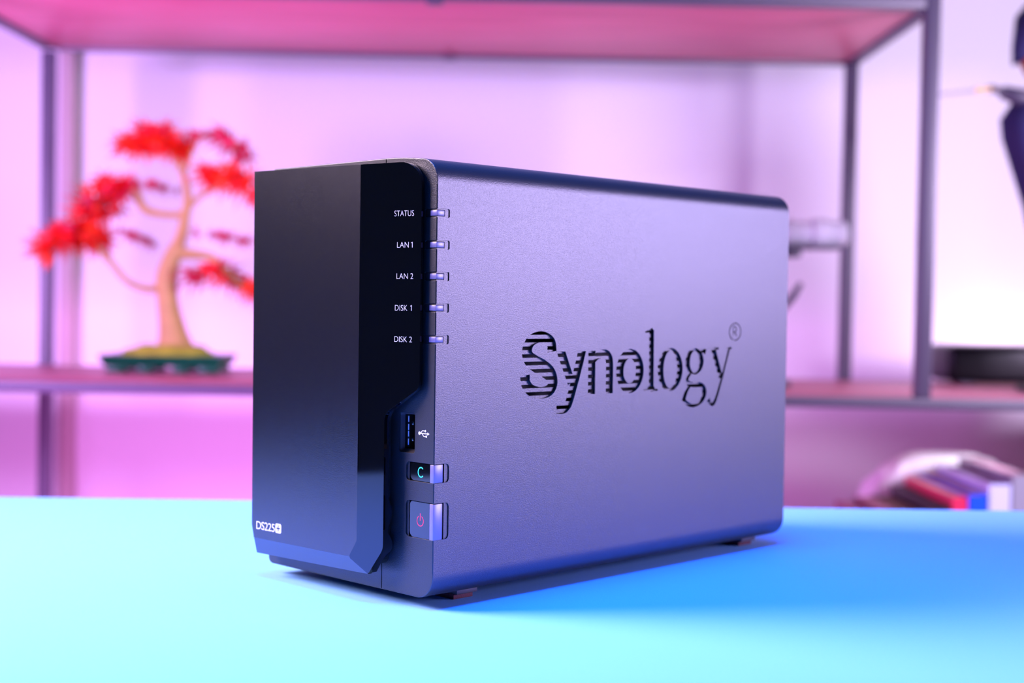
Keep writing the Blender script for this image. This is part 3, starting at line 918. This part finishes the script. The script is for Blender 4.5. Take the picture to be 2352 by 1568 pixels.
tube(bm, [G(2326, 150), G(2346, 120), G(2380, 62), G(2410, 10), G(2424, -25)], [2 * ss, 24 * ss, 52 * ss, 42 * ss, 6 * ss], 20)
tube(bm, [G(2440, 92), G(2440, 72), G(2440, 35), G(2440, -20)], [96 * ss, 84 * ss, 45 * ss, 4 * ss], 24)
link('hat', bm_mesh('hat', bm), M['cloth_blue'], fig, 180)
# face turned to the left of the picture
bm = bmesh.new()
bmesh.ops.create_uvsphere(bm, u_segments=24, v_segments=16, radius=1)
for v in bm.verts:
    x_, y_, z_ = v.co
    nose = .28 * math.exp(-((z_ + .05) / .18) ** 2 - (y_ / .2) ** 2) if x_ < -.5 else 0
    brow = .06 * math.exp(-((z_ - .35) / .12) ** 2) if x_ < -.4 else 0
    eye = -.10 * math.exp(-((z_ - .15) / .12) ** 2 - ((abs(y_) - .35) / .15) ** 2) if x_ < -.4 else 0
    mouth = -.05 * math.exp(-((z_ + .45) / .07) ** 2 - (y_ / .3) ** 2) if x_ < -.4 else 0
    v.co = G(2384, 145) + Vector((x_ - nose - brow - eye - mouth, y_ * .8, z_ * 1.15)) * 36 * ss
link('head', bm_mesh('head', bm), M['skin'], fig, 180)
bm = bmesh.new()
add_box(bm, -.0015, .0015, -.006, .006, -.0015, .0015)
bm.free()
sw = bmesh.new()
tube(sw, [G(2268, 206, -.022), G(2210, 212, -.022), G(2150, 218, -.022), G(2130, 221, -.022)], [5 * ss, 5 * ss, 4.5 * ss, .8 * ss], 6)
blade = link('sword_blade', bm_mesh('sword_blade', sw), M['silver'], fig, 30)
sw = bmesh.new()
tube(sw, [G(2240, 208, -.022), G(2262, 206, -.022), G(2290, 203, -.022)], [7 * ss, 5 * ss, 5 * ss], 8)
link('sword_hilt', bm_mesh('sword_hilt', sw), M['gold'], fig, 30)
for k in range(5):                                        # fingers closed round the hilt
    bm = bmesh.new()
    x_ = 2268 + k * 5
    th = k == 4
    c_ = G(x_, 205, -.022)
    pts_ = [c_ + Vector((0, math.sin(a) * 6.5 * ss, math.cos(a) * 6.5 * ss)) for a in np.linspace(-.4 if not th else 2.6, 3.6 if not th else 5.4, 7)]
    tube(bm, pts_, [2.2 * ss * (1 - .08 * j) for j in range(7)], 6)
    link('thumb' if th else 'finger', bm_mesh('finger', bm), M['dgrey'], fig, 180)
boxo('stand', G(2380, 0).x, G(2520, 0).x, -.04, .035, 0, .006, M['black'], fig, bev=.002)

# ------------------------------------------------------------------ books on the bottom board, white bag behind
BF, BR = 1.40, 1.572
bdefs = [  # front x range, top y at the front, cover, pages, label
    (2010, 2056, 1204, (0.20, 0.02, 0.08), (.35, .12, .2), 'maroon book, lowest and leftmost in the row behind the table edge'),
    (2058, 2102, 1192, (0.26, 0.03, 0.10), (.35, .15, .2), 'wine red book second from the left end of the row of books'),
    (2104, 2148, 1190, (0.14, 0.10, 0.03), (.25, .2, .12), 'olive brown book just left of the black one in the row'),
    (2152, 2186, 1163, (0.012, 0.008, 0.015), (.015, .01, .02), 'black book with dark top, standing between olive and red books'),
    (2188, 2224, 1141, (0.75, 0.02, 0.10), (.50, .26, .28), 'red spined book next to the blue one in the row'),
    (2226, 2270, 1136, (0.0, 0.09, 0.90), (.48, .24, .28), 'bright blue spined book between the red and the white ones'),
    (2273, 2324, 1112, (0.62, 0.66, 0.95), (.16, .08, .2), 'white and pale blue spined book, tallest but one in the row'),
    (2327, 2372, 1092, (0.30, 0.30, 0.36), (.40, .2, .26), 'grey book at the right end of the row, cut by the frame'),
]
for x0_, x1_, ty, cc, pc, lab in bdefs:
    a = at(x0_, ty, BF); b = at(x1_, ty, BF)
    zb_ = S(a.x, BF, ZB).z + .0006
    zt = a.z - zb_
    bk = thing('book', lab, 'book', (a.x, BF, zb_), group='books in a row on the bottom board')
    th = b.x - a.x - .0008
    dep = BR - BF
    mc = mat('book_cover', cc, 0.4); mp_ = mat('book_pages', pc, 0.8)
    bm = bmesh.new()
    add_box(bm, 0, .0022, 0, dep, 0, zt); add_box(bm, th - .0022, th, 0, dep, 0, zt); add_box(bm, .0022, th - .0022, 0, .0025, 0, zt)
    link('cover', bm_mesh('cover', bm), mc, bk)
    boxo('pages', .0022, th - .0022, .0025, dep - .004, .003, zt - .0003, mp_, bk)
# white bag
a = at(1972, 1110, 1.625); b = at(2332, 1045, 1.625)
zb_ = S(a.x, 1.625, ZB).z
lump = bmesh.new()
bmesh.ops.create_icosphere(lump, subdivisions=5, radius=1)
cxm, hx = (a.x + b.x) / 2, (b.x - a.x) / 2
topz = at(2200, 1040, 1.625).z - zb_
for v in lump.verts:
    p_ = v.co.copy()
    s_ = lambda t, e: math.copysign(abs(t) ** e, t)
    x_, y_, z_ = s_(p_.x, .55), s_(p_.y, .6), s_(p_.z, .55)
    n_ = noise.fractal(p_ * 2.5, 1, 2, 4) * .07
    lft = max(0, -x_ - .1)
    zz_ = (z_ * .5 + .5) * topz * (1 - .13 * lft ** 2 / .8)
    v.co = Vector((x_ * hx * (1 + n_), y_ * .036 * (1 + 2 * n_), max(.0005, zz_ * (1 + .25 * n_))))
o = link('white_lump', bm_mesh('white_lump', lump), M['paper'], None, 180, label='uneven white bag lying behind the row of books', category='lump')  # rounded white shape roughened by noise
o.location = (cxm, 1.625, zb_)

# small lamp that glows on the wall behind the black box
lx_ = at(2330, 840, 1.79).x
lz_ = S(lx_, 1.79, ZL).z
lp = thing('light_bar', 'small glowing light bar against the wall behind the low black box', 'lamp', (lx_, 1.80, lz_ - 0.012))
boxo('housing', -.06, .06, -.012, .012, 0, .012, M['dgrey'], lp, bev=.002)
boxo('diffuser', -.056, .056, -.009, .009, .0122, .016, mat('lamp_diffuser', (.9, .85, .9), .5, emit=(1.0, .72, 1.0, 26)), lp, bev=.001)
boxo('bracket', -.008, .008, .012, .05, .002, .008, M['dgrey'], lp)
